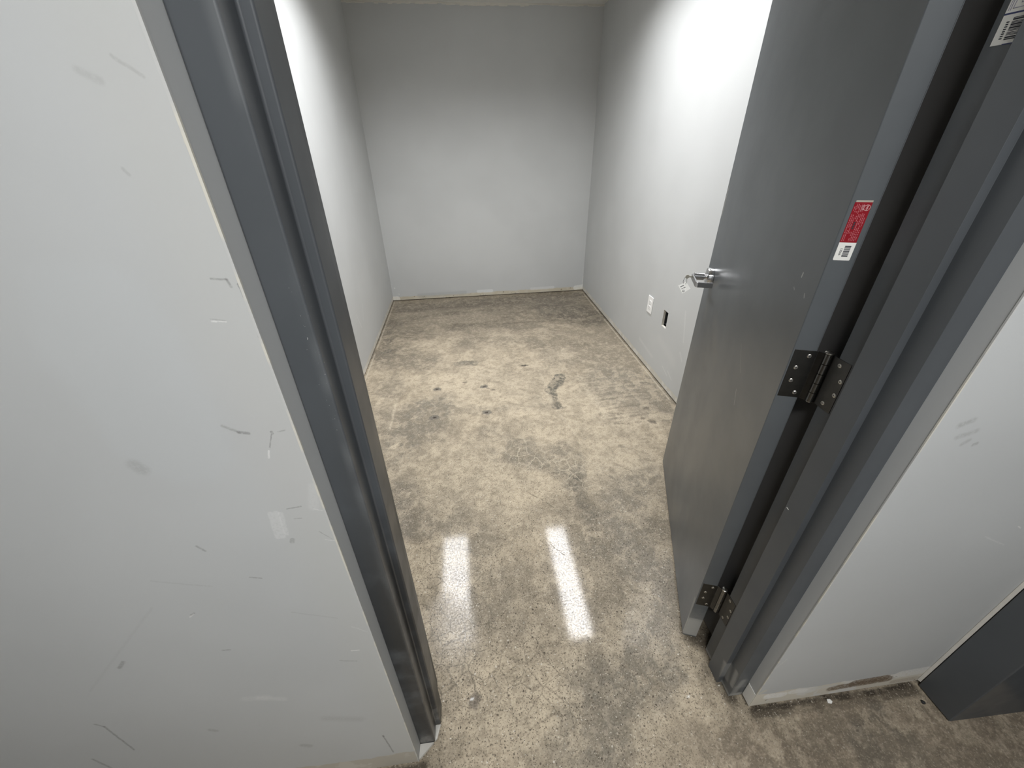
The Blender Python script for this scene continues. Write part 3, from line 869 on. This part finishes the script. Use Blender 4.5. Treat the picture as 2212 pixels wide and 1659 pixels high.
def screw(parent, name, M):
    b = bmesh.new()
    lathe(b, [(.0046, 0), (.0046, .0004), (.0038, .0011), (.0030, .0013)], 20, M)
    box(b, -.0024, .0024, -.0005, .0005, .0009, .00145, 1, M)
    box(b, -.0005, .0005, -.0024, .0024, .0009, .00145, 1, M)
    obj(name, b, [MAT['screw_steel'], MAT['ink']], parent, local=True)


AX = ROOT[door].inverted() @ Vector((.9590, .2010, 0))    # pin axis
AXW = Vector((.9590, .2010, 0))


def hinge(zc):
    h = bpy.data.objects.new('hinge', None)
    C.objects.link(h); h.parent = door; ROOT[h] = ROOT[door]
    h['label'] = 'dark steel butt hinge'
    z0, z1 = zc - .057, zc + .057
    b = bmesh.new()   # door leaf, let into the hinge edge
    box(b, .0035, DT + .002, -.0008, .0015, z0, z1)
    prism(b, [(DT, -.0010), (DT + .002, -.0010), (AX.x, AX.y - .0062), (AX.x, AX.y - .0040), (DT + .001, .0014)], z0, z1)
    obj('hinge_leaf', b, MAT['hinge_steel'], h, bevel=.0004, local=True)
    b = bmesh.new()   # frame leaf
    box(b, JB - .0010, JB + .0008, .150, .1905, z0, z1)
    prism(b, [(JB - .0010, .190), (AXW.x + .0040, AXW.y - .004), (AXW.x + .0062, AXW.y), (JB + .0008, .1905)], z0, z1)
    obj('hinge_leaf', b, MAT['hinge_steel'], h, bevel=.0004)
    for k in range(5):
        za = z0 + k * .0228
        b = bmesh.new()
        lathe(b, [(.0070, .0003), (.0082, .0008), (.0082, .0220), (.0070, .0226)], 24, Matrix.Translation((AX.x, AX.y, za)))
        obj('knuckle', b, MAT['knuckle_steel'], h, smooth=40, local=True)
    b = bmesh.new()
    lathe(b, [(.0060, -.002), (.0060, .114), (.0084, .1145), (.0084, .1172), (.0060, .1188)], 24, Matrix.Translation((AX.x, AX.y, z0)))
    obj('pin', b, MAT['screw_steel'], h, smooth=40, local=True)
    for x, dz in ((.0338, .0445), (.0177, .0158), (.0181, -.0160), (.0342, -.0450)):
        screw(h, 'screw', frame_matrix((x, -.0008, zc + dz), (1, 0, 0), (0, 0, 1), (0, -1, 0)))
    inv = ROOT[door].inverted()
    for y, dz in ((.1727, .0445), (.1571, .0162), (.1566, -.0155), (.1723, -.0445)):
        screw(h, 'screw', inv @ frame_matrix((JB - .0010, y, zc + dz), (0, 1, 0), (0, 0, 1), (-1, 0, 0)))


hinge(1.0845)
hinge(.2655)
hinge(1.905)

# fire rating label on the hinge edge
lab = bpy.data.objects.new('fire_label', None)
C.objects.link(lab); lab.parent = door; ROOT[lab] = ROOT[door]
lab['label'] = 'red rating label with white barcode end'
LX0, LX1 = .0072, .0335
ey = -.0001


def on_edge(b, xa, xb, za, zb, mi=0, lift=0.0, th=.0003):
    box(b, xa, xb, ey - lift - th, ey - lift, za, zb, mi)


b = bmesh.new()
on_edge(b, LX0, LX1, 1.3565, 1.4232)
on_edge(b, LX0 + .001, LX1, 1.4232, 1.4262, 1)
obj('red_panel', b, [MAT['label_red'], MAT['label_tan']], lab, local=True)
b = bmesh.new()
prism(b, [(LX0 + .0012, 1.3252), (LX1 - .0006, 1.3252), (LX1 + .0006, 1.3264), (LX1 + .0006, 1.3565), (LX0, 1.3565), (LX0, 1.3264)], 0, .0003, 0, frame_matrix((0, ey, 0), (1, 0, 0), (0, 0, 1), (0, -1, 0)))
obj('white_panel', b, MAT['label_white'], lab, local=True)
b = bmesh.new()
z = 1.3320
bars = (.0024, .0008, .0014, .0008, .0008, .0022, .0008, .0014, .0008, .0016, .0022)
gaps = (.0007, .0006, .0007, .0005, .0006, .0007, .0006, .0007, .0006, .0007, 0)
for w, g in zip(bars, gaps):
    on_edge(b, .0185, .0282, z, z + w * .82, 0, .0003, .0002)
    z += w * .82 + g
obj('barcode', b, MAT['ink'], lab, local=True)


def text_mesh(name, body, size, M, mat, parent, bold=0.0):
    cu = bpy.data.curves.new(name, 'FONT')
    cu.body = body; cu.size = size; cu.extrude = .00008; cu.offset = bold
    cu.align_x = 'CENTER'; cu.align_y = 'CENTER'
    t = bpy.data.objects.new(name, cu)
    C.objects.link(t)
    bpy.context.view_layer.update()
    me = bpy.data.meshes.new_from_object(t.evaluated_get(bpy.context.evaluated_depsgraph_get()))
    bpy.data.objects.remove(t); bpy.data.curves.remove(cu)
    me.transform(M)
    me.materials.clear(); me.materials.append(mat)
    o = bpy.data.objects.new(name, me)
    C.objects.link(o); o.parent = parent; ROOT[o] = ROOT[parent]
    return o


# reading direction runs down the edge
RD = lambda x, zz, l=.0004: frame_matrix((x, ey - l, zz), (0, 0, -1), (1, 0, 0), (0, -1, 0))
text_mesh('serial_number', '13066', .0052, RD(.0143, 1.3405, .00045), MAT['ink'], lab, .00003)
b = bmesh.new()
rt = random.Random(11)
for col_i in range(9):
    x0 = LX0 + .0016 + col_i * .0026
    zz = 1.4205
    while zz > 1.3595:
        ln = rt.choice((.0012, .0018, .0026, .0034))
        skip = (x0 > LX0 + .016 and zz > 1.4085) or (col_i in (3, 4) and 1.377 < zz < 1.393) or (1.4060 < zz < 1.4085) or (col_i in (2, 3) and 1.357 < zz < 1.372)
        if not skip and rt.random() < .86:
            on_edge(b, x0, x0 + .00125, max(zz - ln, 1.3590), zz, 0, .0003, .00015)
        zz -= ln + rt.choice((.0006, .0009, .0014))
for k in range(3):
    on_edge(b, LX0 + .0125 + k * .0017, LX0 + .0132 + k * .0017, 1.4105, 1.4185, 1, .0003, .00015)
obj('fine_print', b, [MAT['label_text'], MAT['label_pink']], lab, local=True)
b = bmesh.new()
cx, cz = LX1 - .0056, 1.4145
n = 40
ri = [[b.verts.new((cx + r * math.cos(2 * math.pi * k / n), ey - .00045, cz + r * math.sin(2 * math.pi * k / n))) for k in range(n)] for r in (.0043, .0049)]
for k in range(n): b.faces.new((ri[0][k], ri[0][(k + 1) % n], ri[1][(k + 1) % n], ri[1][k]))
obj('round_mark', b, MAT['label_pink'], lab, local=True)
text_mesh('round_mark_letters', 'WH', .0046, RD(cx, cz, .00045), MAT['label_pink'], lab, .0001)
b = bmesh.new()
for k in range(4): on_edge(b, LX0 + .0098, LX0 + .0126, 1.3792 + k * .0032, 1.3817 + k * .0032, 0, .0003, .0002)
obj('rating_print', b, MAT['ink'], lab, local=True)

# ----------------------------------------------------------------- key and tag hanging in the lever
kt = empty('key_tag', dw(-.098, .824, 1.045))
tag(kt, 'small white printed tag tied to the key in the chrome door lever', 'key tag')
b = bmesh.new()
Mk = frame_matrix(dw(-.0730, .824, 1.046), DN * -1, UP, DD)
prism(b, [(0, -.0030), (.010, -.0030), (.0115, -.0065), (.016, -.0085), (.022, -.0070), (.0245, -.0015), (.0225, .0050), (.017, .0075), (.0120, .0058), (.010, .0030), (0, .0030)], -.0009, .0009, 0, Mk)
obj('key', b, MAT['string'], kt, bevel=.0004)
NH = Vector((.4972, .8676, 0))
P = [Vector(q) for q in ((1.0783, 1.0512, 1.0065), (1.1009, 1.0383, 1.0246), (1.1200, 1.0273, .9990), (1.0971, 1.0405, .9758))]
b = bmesh.new()
b.faces.new([b.verts.new(p) for p in P])     # a thin slip of plastic
obj('tag', b, MAT['tag_white'], kt)
u = (P[1] - P[0]); v = (P[3] - P[0])
b = bmesh.new()


def ink(u0, u1, v0, v1):
    q = [P[0] + u * a + v * c - NH * .0003 for a, c in ((u0, v0), (u1, v0), (u1, v1), (u0, v1))]
    q2 = [p + NH * .0002 for p in q]
    x1 = [b.verts.new(p) for p in q]; x2 = [b.verts.new(p) for p in q2]
    b.faces.new(x1); b.faces.new(x2[::-1])
    for i in range(4): b.faces.new((x1[i], x1[(i + 1) % 4], x2[(i + 1) % 4], x2[i]))


for v0, a0, a1 in ((.20, .14, .62), (.46, .16, .34), (.46, .40, .66)):
    for k in range(int((a1 - a0) / .05)): ink(a0 + k * .05, a0 + k * .05 + .040, v0, v0 + .09)
for a, c, d, e in ((.12, .19, .70, .74), (.12, .15, .70, .90), (.18, .22, .70, .90), (.12, .19, .86, .90), (.12, .19, .78, .82), (.27, .36, .70, .74), (.34, .37, .70, .82), (.28, .32, .78, .90), (.27, .37, .86, .90)): ink(a, c, d, e)
obj('tag_print', b, MAT['slot_dark'], kt)
b = bmesh.new()
K = dw(-.0945, .824, 1.044)
A1 = P[0] + u * .62 + v * .06; A2 = P[0] + u * .80 + v * .22
tube(b, [A1, A1 + Vector((-.002, .001, .010)), K + Vector((-.004, .002, -.004)), K + Vector((0, 0, .002)), K + Vector((.004, -.002, -.006)), A2 + Vector((.003, -.002, .010)), A2], .0007, 6)
obj('string_loop', b, MAT['slot_dark'], kt)

# ----------------------------------------------------------------- outlet and open box on the right room wall
ot = empty('power_outlet', (XR, 2.214, .470))
tag(ot, 'white duplex power outlet on the room wall beside the open box', 'power outlet')
oy, oz, wx = 2.214, .470, XR
b = bmesh.new()
box(b, wx - .0055, wx, oy - .0400, oy + .0400, oz - .0610, oz + .0610)
obj('cover_plate', b, MAT['plate_white'], ot, bevel=.003, seg=3)
for dz in (.0195, -.0195):
    b = bmesh.new()
    pts = []
    for k in range(24):
        a = 2 * math.pi * k / 24
        pts.append((.0170 * math.cos(a), max(-.0140, min(.0140, .0172 * math.sin(a)))))
    M = frame_matrix((wx - .0055, oy, oz + dz), (0, -1, 0), (0, 0, 1), (-1, 0, 0))
    prism(b, pts, -.001, .0016, 0, M)
    r = obj('receptacle', b, MAT['plate_white'], ot, bevel=.0004)
    b = bmesh.new()
    for yy, zz, w, hh in ((-.0064, .003, .0012, .0040), (.0064, .003, .0012, .0033), (0, -.0070, .0024, .0024)):
        box(b, yy - w, yy + w, zz - hh, zz + hh, .0012, .0018, 0, M)
    obj('slots', b, MAT['slot_dark'], r)
b = bmesh.new()
lathe(b, [(.0032, 0), (.0032, .0005), (.0022, .0010)], 16, frame_matrix((wx - .0055, oy, oz), (0, 1, 0), (0, 0, 1), (-1, 0, 0)))
obj('screw', b, MAT['screw_steel'], ot)

jb = empty('junction_box', (XR + .02, 1.97, .457))
tag(jb, 'empty dark electrical box with no cover, sunk in the wall beside the outlet', 'electrical box')
b = bmesh.new()
bx0, bx1 = XR + .0165, XR + .066
a0, a1, c0, c1 = hy0 + .002, hy1 - .006, hz0 + .013, hz1 - .002
for q in ((bx1 - .002, bx1, a0, a1, c0, c1), (bx0, bx1 - .002, a0, a0 + .002, c0, c1), (bx0, bx1 - .002, a1 - .002, a1, c0, c1), (bx0, bx1 - .002, a0, a1, c0, c0 + .002), (bx0, bx1 - .002, a0, a1, c1 - .002, c1)): box(b, *q)
obj('box_shell', b, MAT['box_blue'], jb)
for zz in (c0 + .006, c1 - .006):
    b = bmesh.new()
    box(b, bx0 - .001, bx0 + .004, (a0 + a1) / 2 - .006, (a0 + a1) / 2 + .006, zz - .004, zz + .004)
    obj('screw_lug', b, MAT['box_blue'], jb)

# ----------------------------------------------------------------- small debris at the foot of the right corridor wall
b = bmesh.new()
prism(b, [(0, 0), (.010, -.003), (.017, .002), (.014, .009), (.004, .010)], 0, .0025)
o = obj('plaster_chip', b, MAT['white_chip'], bevel=.0006)
o.location = (1.262, -.012, 0)
tag(o, 'white plaster chip on the floor at the foot of the short wall', 'plaster chip')
b = bmesh.new()
bmesh.ops.create_icosphere(b, subdivisions=2, radius=.006)
for vv in b.verts: vv.co *= RND.uniform(.75, 1.2); vv.co.z *= .6
o = obj('crumb', b, MAT['black_crumb'], smooth=60)
o.location = (1.555, -.046, .0033)
tag(o, 'black crumb on the floor by the second door frame', 'crumb')


# ----------------------------------------------------------------- lamps
def strip_light(name, x0, x1, y0, y1, lens, watts, spread, tint, label, group=None):
    """recessed housing, diffuser panel and the light it gives off"""
    cx, cy = (x0 + x1) / 2, (y0 + y1) / 2
    r = empty(name, (cx, cy, H_CEIL))
    tag(r, label, 'ceiling light', group)
    b = bmesh.new()
    t = .018
    z0 = H_CEIL - .022
    for q in ((x0 - t, x0, y0 - t, y1 + t), (x1, x1 + t, y0 - t, y1 + t), (x0, x1, y0 - t, y0), (x0, x1, y1, y1 + t)):
        box(b, q[0], q[1], q[2], q[3], z0, H_CEIL)
    obj('housing', b, MAT['fixture_white'], r)
    b = bmesh.new()
    box(b, x0, x1, y0, y1, H_CEIL - .012, H_CEIL - .006)
    obj('diffuser', b, lens, r)
    li = bpy.data.lights.new('lamp', 'AREA')
    li.shape = 'RECTANGLE'; li.size = x1 - x0; li.size_y = y1 - y0
    li.energy = watts; li.spread = math.radians(spread); li.color = tint
    lo = bpy.data.objects.new('lamp', li)
    C.objects.link(lo); lo.parent = r
    lo.location = (0, 0, -.0125)


NEUTRAL = (.985, .988, 1.0)
strip_light('ceiling_light', .943, 1.155, 1.43, 2.66, MAT['lamp_lens'], W_ROOM, 144, NEUTRAL, 'long ceiling light in the room, over the side with the power outlet', 'room ceiling lights')
strip_light('ceiling_light', -.245, .020, 1.46, 2.68, MAT['lamp_lens'], W_ROOM, 144, NEUTRAL, 'long ceiling light in the room, over the side without a power outlet', 'room ceiling lights')
strip_light('ceiling_light', -.12, 1.10, -1.16, -.95, MAT['corridor_lens'], W_HALL, 170, (.985, .992, 1.0), 'ceiling light in the corridor outside the open door')

# ----------------------------------------------------------------- world, camera, view
w = bpy.data.worlds.new('world'); bpy.context.scene.world = w
w.use_nodes = True
w.node_tree.nodes['Background'].inputs[0].default_value = (.5, .52, .55, 1)
w.node_tree.nodes['Background'].inputs[1].default_value = .05

cam = bpy.data.cameras.new('camera')
cam.sensor_fit = 'HORIZONTAL'; cam.sensor_width = 36.0
cam.lens = 873.29 / 2212 * 36.0
cam.clip_start = .01
co = bpy.data.objects.new('camera', cam)
C.objects.link(co)
P_, Y_, R_ = .5507, .1064, -.0183
fwd = Vector((math.sin(Y_) * math.cos(P_), math.cos(Y_) * math.cos(P_), -math.sin(P_)))
rgt = Vector((math.cos(Y_), -math.sin(Y_), 0)); up = rgt.cross(fwd)
r = rgt * math.cos(R_) + up * math.sin(R_); u = up * math.cos(R_) - rgt * math.sin(R_)
co.matrix_world = frame_matrix((.2394, -.4520, 1.5292), r, u, -fwd)
sc = bpy.context.scene
sc.camera = co
sc.view_settings.view_transform = 'Standard'
sc.view_settings.look = 'None'
sc.view_settings.exposure = 0.0
sc.view_settings.gamma = 1.0
sc.view_settings.use_curve_mapping = False
sc.cycles.caustics_reflective = False
sc.cycles.caustics_refractive = False
sc.cycles.blur_glossy = 0.6
sc.cycles.max_bounces = 8
sc.cycles.diffuse_bounces = 5
sc.cycles.glossy_bounces = 3
